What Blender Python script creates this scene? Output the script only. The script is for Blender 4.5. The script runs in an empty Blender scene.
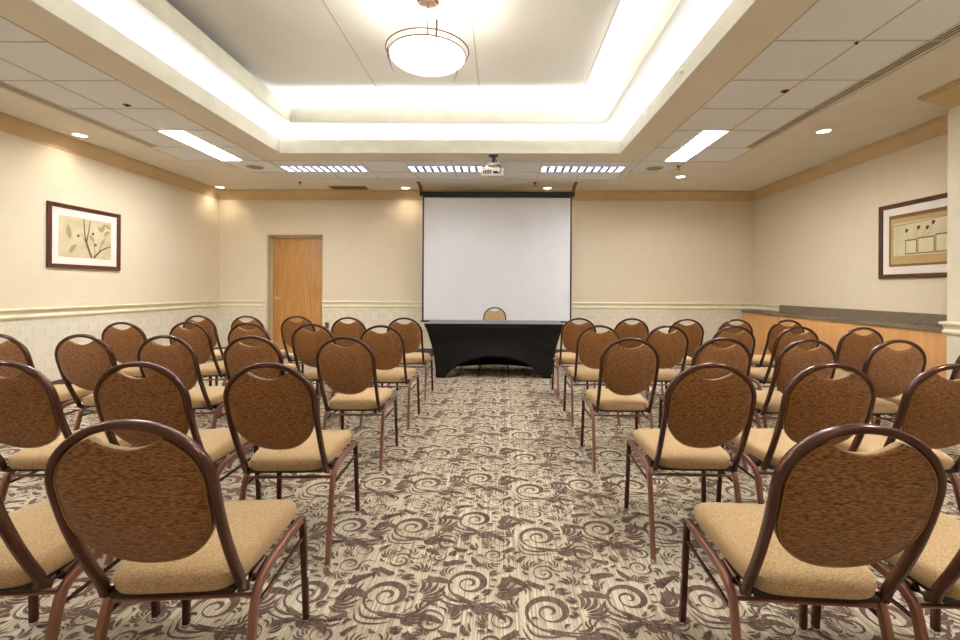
import bpy, bmesh, math, random
import numpy as np
from mathutils import Vector, Matrix
R = math.radians
PI = math.pi
scene = bpy.context.scene
COL = scene.collection
rnd = random.Random(7)

# ------------------------------------------------------------------ camera
F, PX, PY, YAW, ROLL, H = 455.0, 495.3, 288.8, -0.0123, -0.005, 1.22
def world_to_cam():
    c, s = math.cos(YAW), math.sin(YAW)
    right = Vector((c, -s, 0)); fwd = Vector((s, c, 0)); up = Vector((0, 0, 1))
    c, s = math.cos(ROLL), math.sin(ROLL)
    return right * c - up * s, fwd, right * s + up * c
CR, CF, CU = world_to_cam()
cam = bpy.data.cameras.new('camera')
cam.sensor_width = 36.0
cam.lens = F / 960 * 36.0
cam.shift_x = -(PX - 480) / 960
cam.shift_y = -(320 - PY) / 960
cam.clip_start = 0.05
cam_ob = bpy.data.objects.new('camera', cam); COL.objects.link(cam_ob)
cam_ob.matrix_world = Matrix(((CR.x, CU.x, -CF.x, 0), (CR.y, CU.y, -CF.y, 0), (CR.z, CU.z, -CF.z, H), (0, 0, 0, 1)))
scene.camera = cam_ob
def ray(x, y):
    return CR * ((x - PX) / F) + CF + CU * ((PY - y) / F)
def at_z(x, y, z):
    d = ray(x, y); t = (z - H) / d.z
    return Vector((d.x * t, d.y * t, z))
def at_y(x, y, Y):
    d = ray(x, y); t = Y / d.y
    return Vector((d.x * t, Y, H + d.z * t))

def at_x(x, y, X):
    d = ray(x, y); t = X / d.x
    return Vector((X, d.y * t, H + d.z * t))

# ------------------------------------------------------------------ materials
def rgb(r, g, b):
    f = lambda c: (c / 255) / 12.92 if c / 255 <= 0.04045 else ((c / 255 + 0.055) / 1.055) ** 2.4
    return (f(r), f(g), f(b), 1)
def new_mat(name):
    m = bpy.data.materials.new(name); m.use_nodes = True
    nt = m.node_tree; return m, nt, nt.nodes['Principled BSDF']
def N(nt, typ, **kw):
    n = nt.nodes.new(typ)
    for k, v in kw.items():
        if k.startswith('i_'): n.inputs[k[2:].replace('_', ' ')].default_value = v
        else: setattr(n, k, v)
    return n
def mottled(name, c1, c2, scale=(1, 1, 1), nscale=20, detail=4, rough=0.8, bump=0.0, metal=0, lo=.35, hi=.65, sheen=0, spec=None, bdist=.002):
    m, nt, b = new_mat(name)
    tc = N(nt, 'ShaderNodeTexCoord'); mp = N(nt, 'ShaderNodeMapping'); mp.inputs['Scale'].default_value = scale
    nz = N(nt, 'ShaderNodeTexNoise'); nz.inputs['Scale'].default_value = nscale; nz.inputs['Detail'].default_value = detail
    rp = N(nt, 'ShaderNodeValToRGB'); rp.color_ramp.elements[0].position = lo; rp.color_ramp.elements[1].position = hi
    rp.color_ramp.elements[0].color = c1; rp.color_ramp.elements[1].color = c2
    L = nt.links.new
    L(tc.outputs['Object'], mp.inputs['Vector']); L(mp.outputs[0], nz.inputs['Vector']); L(nz.outputs['Fac'], rp.inputs[0]); L(rp.outputs[0], b.inputs['Base Color'])
    b.inputs['Roughness'].default_value = rough; b.inputs['Metallic'].default_value = metal
    if spec is not None: b.inputs['Specular IOR Level'].default_value = spec
    if sheen: b.inputs['Sheen Weight'].default_value = sheen
    if bump:
        bp = N(nt, 'ShaderNodeBump'); bp.inputs['Strength'].default_value = bump; bp.inputs['Distance'].default_value = bdist
        L(nz.outputs['Fac'], bp.inputs['Height']); L(bp.outputs[0], b.inputs['Normal'])
    return m
def plain(name, c, rough=.5, metal=0, var=.04, spec=None, nscale=6):
    c2 = tuple(min(1, x * (1 + var)) for x in c[:3]) + (1,)
    c1 = tuple(x * (1 - var) for x in c[:3]) + (1,)
    return mottled(name, c1, c2, nscale=nscale, rough=rough, metal=metal, spec=spec)
def emit(name, c, s):
    m, nt, b = new_mat(name)
    b.inputs['Base Color'].default_value = (.8, .8, .8, 1)
    b.inputs['Emission Color'].default_value = c; b.inputs['Emission Strength'].default_value = s
    return m

M = {}
M['seat'] = mottled('seat_fabric', rgb(150, 116, 74), rgb(208, 176, 128), scale=(34, 100, 100), nscale=4.2, detail=4, rough=.85, bump=.3, lo=.3, hi=.7, sheen=.15, spec=.2)
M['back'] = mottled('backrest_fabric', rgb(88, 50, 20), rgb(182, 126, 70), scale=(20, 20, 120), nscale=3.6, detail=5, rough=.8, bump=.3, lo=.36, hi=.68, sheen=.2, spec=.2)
M['pipe'] = plain('welt_fabric', rgb(158, 116, 68), rough=.85, spec=.1)
M['frame'] = plain('bronze_metal', rgb(92, 58, 46), rough=.22, metal=.55, var=.06)
M['leg'] = plain('copper_bronze_metal', rgb(140, 94, 76), rough=.3, metal=.5, var=.06)
M['chrome'] = plain('chrome', rgb(210, 205, 205), rough=.2, metal=.9)
M['white_plastic'] = plain('white_plastic', rgb(225, 222, 215), rough=.4)
M['pan'] = plain('dark_underside', rgb(45, 35, 28), rough=.8)
M['gyp'] = mottled('painted_plaster_ceiling', rgb(224, 216, 202), rgb(229, 221, 208), nscale=3, rough=.9)
M['tile'] = mottled('ceiling_tile', rgb(228, 230, 236), rgb(235, 237, 242), nscale=180, detail=2, rough=.95, bump=.15)
M['tbar'] = plain('ceiling_grid_bar', rgb(196, 188, 178), rough=.6)
M['cream'] = plain('cream_cove_paint', rgb(206, 202, 186), rough=.8)
M['white'] = mottled('white_cove_paint', rgb(236, 235, 231), rgb(240, 239, 236), nscale=2, rough=.9)
M['trim'] = plain('cream_trim_paint', rgb(230, 218, 184), rough=.35)
M['crown'] = plain('shade_deepened_crown', rgb(204, 176, 132), rough=.5)  # wall-like tan, deepened to carry the shade below the ceiling
M['baseboard'] = plain('dark_brown_baseboard', rgb(74, 56, 46), rough=.5)
M['black'] = plain('black_metal', rgb(26, 22, 22), rough=.4)
M['dark'] = plain('dark_void', rgb(30, 26, 22), rough=.9)
M['jamb'] = plain('door_frame_paint', rgb(206, 190, 158), rough=.5)
M['spandex'] = mottled('black_spandex', rgb(13, 10, 7), rgb(20, 16, 11), scale=(3, 3, 3), nscale=3, rough=.6, spec=.22)
M['top_sheen'] = plain('black_cover_painted_sheen', rgb(98, 93, 92), rough=.4)  # grey sheen on top of the black cover, painted into its colour
M['screen'] = mottled('matte_projection_fabric', rgb(226, 224, 222), rgb(230, 228, 226), nscale=2, rough=.9)
M['mat'] = plain('picture_mat', rgb(228, 218, 208), rough=.9)
M['wframe'] = plain('mahogany_frame', rgb(84, 38, 22), rough=.3)
M['wframe2'] = plain('dark_walnut_frame', rgb(86, 50, 30), rough=.3)
M['counter'] = mottled('grey_brown_laminate', rgb(98, 84, 66), rgb(136, 120, 98), scale=(40, 8, 40), nscale=5, detail=4, rough=.4)
M['bronze'] = plain('antique_bronze', rgb(96, 74, 58), rough=.35, metal=.6)
M['bracket'] = plain('brown_bracket', rgb(128, 82, 45), rough=.5)
M['vent'] = plain('brown_vent', rgb(112, 88, 50), rough=.6)
M['grille'] = plain('beige_speaker_grille', rgb(160, 143, 118), rough=.8)
M['louver'] = plain('silver_louver', rgb(205, 208, 222), rough=.3, metal=.2)
M['blade'] = plain('grey_blue_blade', rgb(140, 146, 176), rough=.5)
M['white_metal'] = plain('white_enamel', rgb(235, 235, 235), rough=.5)
M['steel'] = plain('brushed_steel', rgb(190, 185, 178), rough=.3, metal=.8)
M['tube'] = emit('lit_fluorescent', (.93, .97, 1, 1), 26)
M['tube_back'] = emit('lit_fluorescent_back', (.88, .93, 1, 1), 8)
M['bulb'] = emit('lit_downlight', (1, .95, .87, 1), 2.2)
M['bowl'] = emit('lit_glass_bowl', (1, .97, .91, 1), 1.0)
M['projector'] = plain('off_white_plastic', rgb(214, 208, 196), rough=.4)
M['lens'] = plain('lens_glass', rgb(20, 22, 30), rough=.05)
M['ltrim'] = plain('downlight_trim', rgb(232, 222, 200), rough=.4)

def wallpaper(name, base, var):
    m, nt, b = new_mat(name); L = nt.links.new
    tc = N(nt, 'ShaderNodeTexCoord')
    acc = None
    for sc_, w in (((3, 3, 260), .5), ((260, 260, 3), .5)):
        mp = N(nt, 'ShaderNodeMapping'); mp.inputs['Scale'].default_value = sc_
        nz = N(nt, 'ShaderNodeTexNoise'); nz.inputs['Scale'].default_value = 1.0; nz.inputs['Detail'].default_value = 2
        L(tc.outputs['Object'], mp.inputs[0]); L(mp.outputs[0], nz.inputs['Vector'])
        if acc is None: acc = nz.outputs['Fac']
        else:
            ad = N(nt, 'ShaderNodeMath', operation='ADD'); L(acc, ad.inputs[0]); L(nz.outputs['Fac'], ad.inputs[1]); acc = ad.outputs[0]
    mr = N(nt, 'ShaderNodeMapRange'); mr.inputs[1].default_value = .6; mr.inputs[2].default_value = 1.4
    L(acc, mr.inputs[0])
    mx = N(nt, 'ShaderNodeMix', data_type='RGBA')
    mx.inputs[6].default_value = tuple(x * (1 - var) for x in base[:3]) + (1,); mx.inputs[7].default_value = tuple(min(1, x * (1 + var)) for x in base[:3]) + (1,)
    L(mr.outputs[0], mx.inputs[0]); L(mx.outputs[2], b.inputs['Base Color'])
    b.inputs['Roughness'].default_value = .75; b.inputs['Specular IOR Level'].default_value = .25
    return m, nt, b, mx
M['wall'] = wallpaper('linen_wallpaper', rgb(222, 206, 178), .06)[0]
M['wall_paint'] = plain('column_paint', rgb(222, 211, 184), rough=.6)
# dado: damask ring lattice in a slightly darker tone of the same paper
def dado():
    m, nt, b, mx = wallpaper('damask_wallpaper', rgb(224, 214, 192), .05); L = nt.links.new
    tc = N(nt, 'ShaderNodeTexCoord'); sp = N(nt, 'ShaderNodeSeparateXYZ'); L(tc.outputs['Object'], sp.inputs[0])
    def mth(op, a, c=None, v=None):
        n = N(nt, 'ShaderNodeMath', operation=op)
        if isinstance(a, (int, float)): n.inputs[0].default_value = a
        else: L(a, n.inputs[0])
        if c is not None:
            if isinstance(c, (int, float)): n.inputs[1].default_value = c
            else: L(c, n.inputs[1])
        return n.outputs[0]
    u = mth('ADD', sp.outputs[0], sp.outputs[1]); z = sp.outputs[2]
    su = mth('COSINE', mth('MULTIPLY', u, 2 * PI / .27)); sz = mth('COSINE', mth('MULTIPLY', z, 2 * PI / .36))
    lat = mth('ADD', su, sz)
    su2 = mth('COSINE', mth('MULTIPLY', u, 2 * PI / .09)); sz2 = mth('COSINE', mth('MULTIPLY', z, 2 * PI / .12))
    fine = mth('MULTIPLY', mth('MULTIPLY', su2, sz2), .5)
    s = mth('ADD', lat, fine)
    l1 = mth('LESS_THAN', mth('ABSOLUTE', mth('SUBTRACT', mth('ABSOLUTE', s), .9)), .13)
    l2 = mth('LESS_THAN', mth('ABSOLUTE', mth('SUBTRACT', mth('ABSOLUTE', s), .25)), .1)
    ln = mth('MAXIMUM', l1, l2)
    m2 = N(nt, 'ShaderNodeMix', data_type='RGBA'); m2.inputs[7].default_value = rgb(202, 188, 158)
    L(mth('MULTIPLY', ln, .55), m2.inputs[0]); L(mx.outputs[2], m2.inputs[6]); L(m2.outputs[2], b.inputs['Base Color'])
    return m
M['dado'] = dado()
def wood(name, c1, c2, axis_scale):
    m, nt, b = new_mat(name); L = nt.links.new
    tc = N(nt, 'ShaderNodeTexCoord'); mp = N(nt, 'ShaderNodeMapping'); mp.inputs['Scale'].default_value = axis_scale
    nz = N(nt, 'ShaderNodeTexNoise'); nz.inputs['Scale'].default_value = 2.2; nz.inputs['Detail'].default_value = 6; nz.inputs['Distortion'].default_value = .6
    rp = N(nt, 'ShaderNodeValToRGB'); rp.color_ramp.elements[0].position = .3; rp.color_ramp.elements[1].position = .7
    rp.color_ramp.elements[0].color = c1; rp.color_ramp.elements[1].color = c2
    L(tc.outputs['Object'], mp.inputs[0]); L(mp.outputs[0], nz.inputs['Vector']); L(nz.outputs['Fac'], rp.inputs[0]); L(rp.outputs[0], b.inputs['Base Color'])
    b.inputs['Roughness'].default_value = .4
    return m
M['door'] = wood('honey_maple_door', rgb(172, 118, 58), rgb(200, 148, 84), (14, 14, .8))
M['panel'] = wood('light_maple_laminate', rgb(214, 154, 92), rgb(226, 170, 110), (6, 6, .6))
def carpet_base():
    m, nt, b = new_mat('carpet_beige_stripe'); L = nt.links.new
    tc = N(nt, 'ShaderNodeTexCoord')
    mp = N(nt, 'ShaderNodeMapping'); mp.inputs['Scale'].default_value = (110, 1.6, 1)
    nz = N(nt, 'ShaderNodeTexNoise'); nz.inputs['Scale'].default_value = 1.6; nz.inputs['Detail'].default_value = 3
    rp = N(nt, 'ShaderNodeValToRGB'); e = rp.color_ramp.elements
    e[0].position = .38; e[0].color = rgb(166, 150, 124); e[1].position = .6; e[1].color = rgb(220, 206, 180)
    L(tc.outputs['Object'], mp.inputs[0]); L(mp.outputs[0], nz.inputs['Vector']); L(nz.outputs['Fac'], rp.inputs[0]); L(rp.outputs[0], b.inputs['Base Color'])
    b.inputs['Roughness'].default_value = .95; b.inputs['Specular IOR Level'].default_value = .1
    return m
M['carpet'] = carpet_base()
M['scroll'] = mottled('carpet_brown_scroll', rgb(94, 73, 62), rgb(128, 104, 91), scale=(40, 8, 1), nscale=2, rough=.95, spec=.1)

# ------------------------------------------------------------------ mesh helpers
def tag(o, label=None, cat=None, group=None, kind=None):
    if label: o['label'] = label
    if cat: o['category'] = cat
    if group: o['group'] = group
    if kind: o['kind'] = kind
    return o
def obj(name, bm, mats, parent=None, smooth=True, loc=None):
    me = bpy.data.meshes.new(name)
    bmesh.ops.recalc_face_normals(bm, faces=bm.faces[:])
    bm.to_mesh(me); bm.free()
    if not isinstance(mats, (list, tuple)): mats = [mats]
    for m in mats: me.materials.append(m)
    if smooth:
        me.polygons.foreach_set('use_smooth', [True] * len(me.polygons))
        me.set_sharp_from_angle(angle=R(40))
    o = bpy.data.objects.new(name, me); COL.objects.link(o)
    if loc is not None: o.location = loc
    if parent is not None: o.parent = parent
    return o
def empty(name, loc=(0, 0, 0), rz=0, parent=None):
    o = bpy.data.objects.new(name, None); o.empty_display_size = .1; COL.objects.link(o)
    o.location = loc; o.rotation_euler = (0, 0, rz); o.parent = parent
    return o
def box(bm, x0, x1, y0, y1, z0, z1, mat=0, bev=0):
    vs = [bm.verts.new(p) for p in ((x0, y0, z0), (x1, y0, z0), (x1, y1, z0), (x0, y1, z0), (x0, y0, z1), (x1, y0, z1), (x1, y1, z1), (x0, y1, z1))]
    fs = []
    for f in ((0, 3, 2, 1), (4, 5, 6, 7), (0, 1, 5, 4), (1, 2, 6, 5), (2, 3, 7, 6), (3, 0, 4, 7)):
        fc = bm.faces.new([vs[i] for i in f]); fc.material_index = mat; fs.append(fc)
    if bev:
        es = list({e for f in fs for e in f.edges})
        bmesh.ops.bevel(bm, geom=es, offset=bev, segments=2, affect='EDGES', profile=.6)
def bx(*a, **k):
    bm = bmesh.new(); box(bm, *a, **k); return bm
def sweep(bm, pts, w, h, side, closed=False, n=12, cap=True, taper=None, power=4):
    """tube of rounded rectangular section: w along `side`, h across it"""
    pts = [Vector(p) for p in pts]; K = len(pts); rings = []
    side = Vector(side)
    for i, p in enumerate(pts):
        if closed: t = pts[(i + 1) % K] - pts[i - 1]
        else: t = pts[min(i + 1, K - 1)] - pts[max(i - 1, 0)]
        t.normalize()
        s = side - t * side.dot(t)
        if s.length < 1e-4: s = Vector((0, 0, 1)) - t * t.z
        s.normalize(); u = t.cross(s)
        k = taper[i] if taper else 1
        ring = []
        for j in range(n):
            a = 2 * PI * (j + .5) / n; c, q = math.cos(a), math.sin(a)
            e = 2 / power
            cx = math.copysign(abs(c) ** e, c); sx = math.copysign(abs(q) ** e, q)
            ring.append(bm.verts.new(p + s * (cx * w / 2 * k) + u * (sx * h / 2 * k)))
        rings.append(ring)
    for i in range(K if closed else K - 1):
        a, b = rings[i], rings[(i + 1) % K]
        for j in range(n): bm.faces.new((a[j], a[(j + 1) % n], b[(j + 1) % n], b[j]))
    if cap and not closed:
        bm.faces.new(rings[0]); bm.faces.new(rings[-1])
def tube(bm, pts, r, n=8, closed=False):
    d = (Vector(pts[1]) - Vector(pts[0])).normalized()
    side = Vector((1, 0, 0)) if abs(d.x) < .8 else Vector((0, 1, 0))
    sweep(bm, pts, 2 * r, 2 * r, side, n=n, closed=closed, power=2)
def lathe(bm, prof, cx=0, cy=0, n=32, cap0=True, cap1=True):
    rings = []
    for r, z in prof:
        if r < 1e-6: rings.append([bm.verts.new((cx, cy, z))])
        else: rings.append([bm.verts.new((cx + r * math.cos(2 * PI * k / n), cy + r * math.sin(2 * PI * k / n), z)) for k in range(n)])
    for a, b in zip(rings, rings[1:]):
        if len(a) == 1 and len(b) == 1: continue
        for k in range(n):
            k2 = (k + 1) % n
            if len(a) == 1: bm.faces.new((a[0], b[k], b[k2]))
            elif len(b) == 1: bm.faces.new((a[k], a[k2], b[0]))
            else: bm.faces.new((a[k], a[k2], b[k2], b[k]))
    if cap0 and len(rings[0]) > 1: bm.faces.new(rings[0])
    if cap1 and len(rings[-1]) > 1: bm.faces.new(rings[-1])
def spline(pts, n=6):
    """Catmull-Rom through pts"""
    P = [Vector(p) for p in pts]; P = [P[0] * 2 - P[1]] + P + [P[-1] * 2 - P[-2]]
    out = []
    for i in range(1, len(P) - 2):
        for k in range(n):
            t = k / n
            out.append(.5 * ((2 * P[i]) + (P[i + 1] - P[i - 1]) * t + (2 * P[i - 1] - 5 * P[i] + 4 * P[i + 1] - P[i + 2]) * t * t + (3 * P[i] - P[i - 1] - 3 * P[i + 1] + P[i + 2]) * t ** 3))
    out.append(P[-2]); return out
def extrude_profile(bm, prof, path):
    """prof: list of (out, z); path: list of (point2d, outdir2d) - mitred moulding"""
    rows = []
    for (px, py), (ox, oy) in path:
        rows.append([bm.verts.new((px + ox * o, py + oy * o, z)) for o, z in prof])
    for a, b in zip(rows, rows[1:]):
        for k in range(len(prof) - 1): bm.faces.new((a[k], a[k + 1], b[k + 1], b[k]))
    for r in (rows[0], rows[-1]):
        try: bm.faces.new(r)
        except Exception: pass

# ------------------------------------------------------------------ room constants
XL, XR, YB, YN, ZC = -5.142, 4.535, 8.225, -1.7, H + 1.767
COLX = 3.93; COLY = at_x(947, 300, COLX).y
RAILT = .985; RAILB = .865
def struct(name, bm, mats, parent=None, smooth=False, label=None):
    o = obj(name, bm, mats, parent, smooth)
    if parent is None: o['kind'] = 'structure'
    if label: o['label'] = label
    return o

# ------------------------------------------------------------------ carpet (floor)
def carpet():
    V = []; Fc = []
    Z = []; cnt = [0]
    def zfill():
        cnt[0] += 1; Z.extend([.0006 + .00003 * cnt[0]] * (len(V) - len(Z)))
    def ribbon(pts, wid):
        n = len(pts); base = len(V)
        for i, (p, w) in enumerate(zip(pts, wid)):
            a = pts[max(i - 1, 0)]; b = pts[min(i + 1, n - 1)]
            dx, dy = b[0] - a[0], b[1] - a[1]; l = math.hypot(dx, dy) or 1
            nx, ny = -dy / l, dx / l
            V.append((p[0] + nx * w / 2, p[1] + ny * w / 2)); V.append((p[0] - nx * w / 2, p[1] - ny * w / 2))
        for i in range(n - 1): Fc.append((base + 2 * i, base + 2 * i + 1, base + 2 * i + 3, base + 2 * i + 2))
        zfill()
    def spiral(cx, cy, r0, r1, turns, a0, w0, w1, hand=1, n=None):
        n = n or int(16 * turns) + 4
        pts = []; wd = []
        for i in range(n + 1):
            t = i / n; a = a0 + hand * turns * 2 * PI * t; r = r0 + (r1 - r0) * t ** 1.2
            pts.append((cx + r * math.cos(a), cy + r * math.sin(a))); wd.append((w0 + (w1 - w0) * t) * (.62 + .38 * math.sin(a + .8)))
        return pts, wd
    def curve(pts, w, mode='leaf', n=5):
        P = [(p.x, p.y) for p in spline([(x, y, 0) for x, y in pts], n)]
        m = len(P) - 1
        if mode == 'leaf': wd = [w * math.sin(PI * (i / m)) ** .7 + .0008 for i in range(m + 1)]
        elif mode == 'tail': wd = [w * (1 - i / m) + .0008 for i in range(m + 1)]
        else: wd = [.001 + w * (i / m) for i in range(m + 1)]
        ribbon(P, wd)
    def fan(cx, cy, a, spread, n, l, w, bend):
        for k in range(n):
            an = a + spread * (k / (n - 1) - .5); ll = l * (1 - .35 * abs(k / (n - 1) - .4))
            p0 = (cx + .25 * ll * math.cos(an), cy + .25 * ll * math.sin(an))
            p1 = (cx + .65 * ll * math.cos(an + bend * .4), cy + .65 * ll * math.sin(an + bend * .4))
            p2 = (cx + ll * math.cos(an + bend), cy + ll * math.sin(an + bend))
            curve([p0, p1, p2], w)
    def dart(x, y, a, l, w):   # pointed leaf blade
        c, s = math.cos(a), math.sin(a)
        curve([(x, y), (x + .45 * l * c - .08 * l * s, y + .45 * l * s + .08 * l * c), (x + l * c, y + l * s)], w)
        b = len(V)
        V.extend([(x + .1 * l * c - w * s * .9, y + .1 * l * s + w * c * .9), (x + .1 * l * c + w * s * .5, y + .1 * l * s - w * c * .5), (x + .75 * l * c, y + .75 * l * s)])
        Fc.append((b, b + 1, b + 2)); zfill()
    def motif(cx, cy, s, hand, rot):
        c0 = len(V)
        # big scroll with an S-tail and a small counter scroll
        p, w = spiral(0, 0, .010, .100, 2.0, 4.5, .010, .044); ribbon(p, w)
        p2, w2 = spiral(0, .004, .120, .128, .42, 3.0, .004, .009); ribbon(p2, w2)
        e = p[-1]; d = (p[-1][0] - p[-2][0], p[-1][1] - p[-2][1]); l = math.hypot(*d); d = (d[0] / l, d[1] / l)
        q = [(e[0], e[1]), (e[0] + d[0] * .04 + .004, e[1] + d[1] * .04), (e[0] + d[0] * .085 + .02, e[1] + d[1] * .08), (e[0] + d[0] * .11 + .05, e[1] + d[1] * .09)]
        curve(q, .026, 'tail')
        curve([(x - .012, y + .018) for x, y in q], .008, 'leaf')
        fan(.105, -.02, .05, 1.5, 6, .14, .018, .5)
        fan(.06, -.1, -1.0, 1.2, 5, .11, .016, .6)
        fan(-.10, .02, 2.7, 1.1, 4, .085, .011, -.6)
        curve([(-.10, -.04), (-.085, -.10), (-.02, -.125), (.05, -.115)], .012)
        curve([(-.12, -.05), (-.10, -.125), (-.03, -.15), (.03, -.145)], .009)
        dart(-.17, .09, .5, .13, .036); dart(.14, .08, -.3, .13, .038); dart(.02, .13, 2.4, .10, .028); dart(.12, -.13, -.5, .11, .03)
        hw = c0
        for i in range(hw, len(V)):
            x, y = V[i]; y *= hand; x *= s; y *= s
            V[i] = (cx + x * math.cos(rot) - y * math.sin(rot), cy + x * math.sin(rot) + y * math.cos(rot))
    def small(cx, cy, s, hand, rot):
        c0 = len(V)
        p, w = spiral(0, 0, .005, .058, 1.9, 0, .007, .018); ribbon(p, w)
        e = p[-1]
        curve([e, (e[0] + .005, e[1] + .03), (e[0] + .04, e[1] + .05), (e[0] + .075, e[1] + .03)], .014, 'tail')
        fan(-.03, -.045, -2.1, 1.7, 5, .075, .009, .7)
        fan(.05, -.02, -.5, 1.0, 3, .07, .009, -.5)
        for i in range(c0, len(V)):
            x, y = V[i]; y *= hand; x *= s; y *= s
            V[i] = (cx + x * math.cos(rot) - y * math.sin(rot), cy + x * math.sin(rot) + y * math.cos(rot))
    W, Hh = .635, .52
    motif(.14, .16, 1.0, 1, .15); motif(.46, .24, .92, 1, -.25)
    small(.14, .39, .95, -1, .4); small(.33, .02, 1.05, 1, 2.6); small(.56, .44, .9, 1, .2)
    small(.60, .03, .85, -1, 1.2); small(.31, .42, .75, 1, 3.6)
    fan(.24, .30, 1.2, 1.6, 5, .08, .010, .5); fan(.02, .30, .4, 1.4, 4, .07, .010, -.6)
    dart(.40, .07, .4, .09, .028); dart(.02, .06, -2.6, .08, .026); dart(.24, .48, -.6, .09, .026); dart(.44, .47, 2.8, .08, .024)
    dart(.60, .20, 1.4, .08, .024); dart(.03, .46, .9, .07, .022)
    rr = random.Random(3)
    for rad in (.042, .034, .027, .021, .017):
        for _ in range(420):
            x, y = rr.uniform(0, W), rr.uniform(0, Hh)
            A_ = np.array(V); dx = (A_[:, 0] - x + W / 2) % W - W / 2; dy = (A_[:, 1] - y + Hh / 2) % Hh - Hh / 2
            if np.min(dx * dx + dy * dy) < rad * rad: continue
            a = rr.choice((.5, 2.6, -.6, 3.6)) + rr.uniform(-.5, .5); l = rad * 1.75; c, s = math.cos(a), math.sin(a); b = rr.choice((-1, 1)) * l * .22
            p0 = (x - c * l / 2, y - s * l / 2); p2 = (x + c * l / 2, y + s * l / 2); p1 = (x - s * b, y + c * b)
            curve([p0, p1, p2], rad * .62)
            if rad > .025:
                q1 = (p0[0] + s * b * 1.6, p0[1] - c * b * 1.6); curve([q1, (x + s * b * .9, y - c * b * .9), (x + c * l * .3 + s * b * .6, y + s * l * .3 - c * b * .6)], rad * .3)
    V = np.array(V); nv = len(V)
    quads = [f for f in Fc if len(f) == 4]; tris = [f for f in Fc if len(f) == 3]
    x0, x1, y0, y1 = XL, XR, YN, YB
    allv = [np.array([[x0, y0, 0], [x1, y0, 0], [x1, y1, 0], [x0, y1, 0]])]
    loops = [0, 1, 2, 3]; starts = [0]; mats = [0]; off = 4
    L_ = [np.array([0, 1, 2, 3])]; S_ = [4]
    vq = np.array(quads); vt = np.array(tris)
    lq = []; lt = []
    for i in range(int(math.floor(x0 / W)) , int(math.ceil(x1 / W)) + 1):
        for j in range(int(math.floor(y0 / Hh)), int(math.ceil(y1 / Hh)) + 1):
            ox = i * W + .05; oy = j * Hh + (.08 if i % 2 else 0)
            P = np.empty((nv, 3)); P[:, 0] = V[:, 0] + ox; P[:, 1] = V[:, 1] + oy; P[:, 2] = Z
            P[:, 0] = np.clip(P[:, 0], x0, x1); P[:, 1] = np.clip(P[:, 1], y0, y1)
            allv.append(P); lq.append(vq + off); lt.append(vt + off); off += nv
    A = np.concatenate(allv); q = np.concatenate(lq); t = np.concatenate(lt)
    nl = 4 + q.size + t.size
    loops = np.concatenate([np.array([0, 1, 2, 3]), q.ravel(), t.ravel()])
    tot = np.concatenate([[4], np.full(len(q), 4), np.full(len(t), 3)])
    st = np.concatenate([[0], np.cumsum(tot)[:-1]])
    me = bpy.data.meshes.new('floor')
    me.vertices.add(len(A)); me.vertices.foreach_set('co', A.ravel())
    me.loops.add(nl); me.loops.foreach_set('vertex_index', loops.astype(np.int32))
    me.polygons.add(len(tot)); me.polygons.foreach_set('loop_start', st.astype(np.int32))
    mi = np.ones(len(tot), dtype=np.int32); mi[0] = 0
    me.polygons.foreach_set('material_index', mi)
    me.materials.append(M['carpet']); me.materials.append(M['scroll'])
    me.update(calc_edges=True)
    o = bpy.data.objects.new('floor', me); COL.objects.link(o); o['kind'] = 'structure'
    o['label'] = 'beige striped carpet with brown scrolls and leaves'
carpet()

# ------------------------------------------------------------------ walls
def wall_plane(name, ax, c, a0, a1, holes=(), out=1, ztop=ZC):
    """vertical wall; below the rail the damask paper, above it the linen one. ax 'x' = plane x=c"""
    bm = bmesh.new()
    us = sorted({a0, a1} | {h[0] for h in holes} | {h[1] for h in holes})
    zs = sorted({0, RAILT - .05, ztop} | {h[2] for h in holes} | {h[3] for h in holes})
    for u0, u1 in zip(us, us[1:]):
        for z0, z1 in zip(zs, zs[1:]):
            um, zm = (u0 + u1) / 2, (z0 + z1) / 2
            if any(h[0] < um < h[1] and h[2] < zm < h[3] for h in holes): continue
            if ax == 'x': ps = ((c, u0, z0), (c, u1, z0), (c, u1, z1), (c, u0, z1))
            else: ps = ((u0, c, z0), (u1, c, z0), (u1, c, z1), (u0, c, z1))
            f = bm.faces.new([bm.verts.new(p) for p in ps]); f.material_index = 0 if zm > RAILT - .05 else 1
    bmesh.ops.remove_doubles(bm, verts=bm.verts, dist=1e-5)
    return bm
DX0, DX1, DZ = -4.235, -3.245, 2.176
struct('wall_left', wall_plane('w', 'x', XL, YN, YB), [M['wall'], M['dado']], label='left wall with cream linen paper over pale damask')
struct('wall_back', wall_plane('w', 'y', YB, XL, XR, holes=[(DX0, DX1, 0, DZ)]), [M['wall'], M['dado']], label='far wall behind the screen')
bm = wall_plane('w', 'x', XR, 5.93, YB)
for f in wall_plane('w', 'x', XR - .018, COLY, 5.93).faces[:]:
    nf = bm.faces.new([bm.verts.new(v.co) for v in f.verts]); nf.material_index = f.material_index
f = bm.faces.new([bm.verts.new(p) for p in ((XR - .018, 5.93, 0), (XR, 5.93, 0), (XR, 5.93, ZC), (XR - .018, 5.93, ZC))])
struct('wall_right', bm, [M['wall'], M['dado']], label='right wall above the long counter')
bm = bmesh.new()
for ps in (((COLX, YN, 0), (COLX, COLY, 0), (COLX, COLY, ZC), (COLX, YN, ZC)), ((COLX, COLY, 0), (XR, COLY, 0), (XR, COLY, ZC), (COLX, COLY, ZC))):
    bm.faces.new([bm.verts.new(p) for p in ps])
struct('wall_column', bm, M['wall_paint'], label='cream painted wall corner at the right edge')
struct('wall_near', wall_plane('w', 'y', YN, XL, COLX), [M['wall'], M['dado']])

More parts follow.
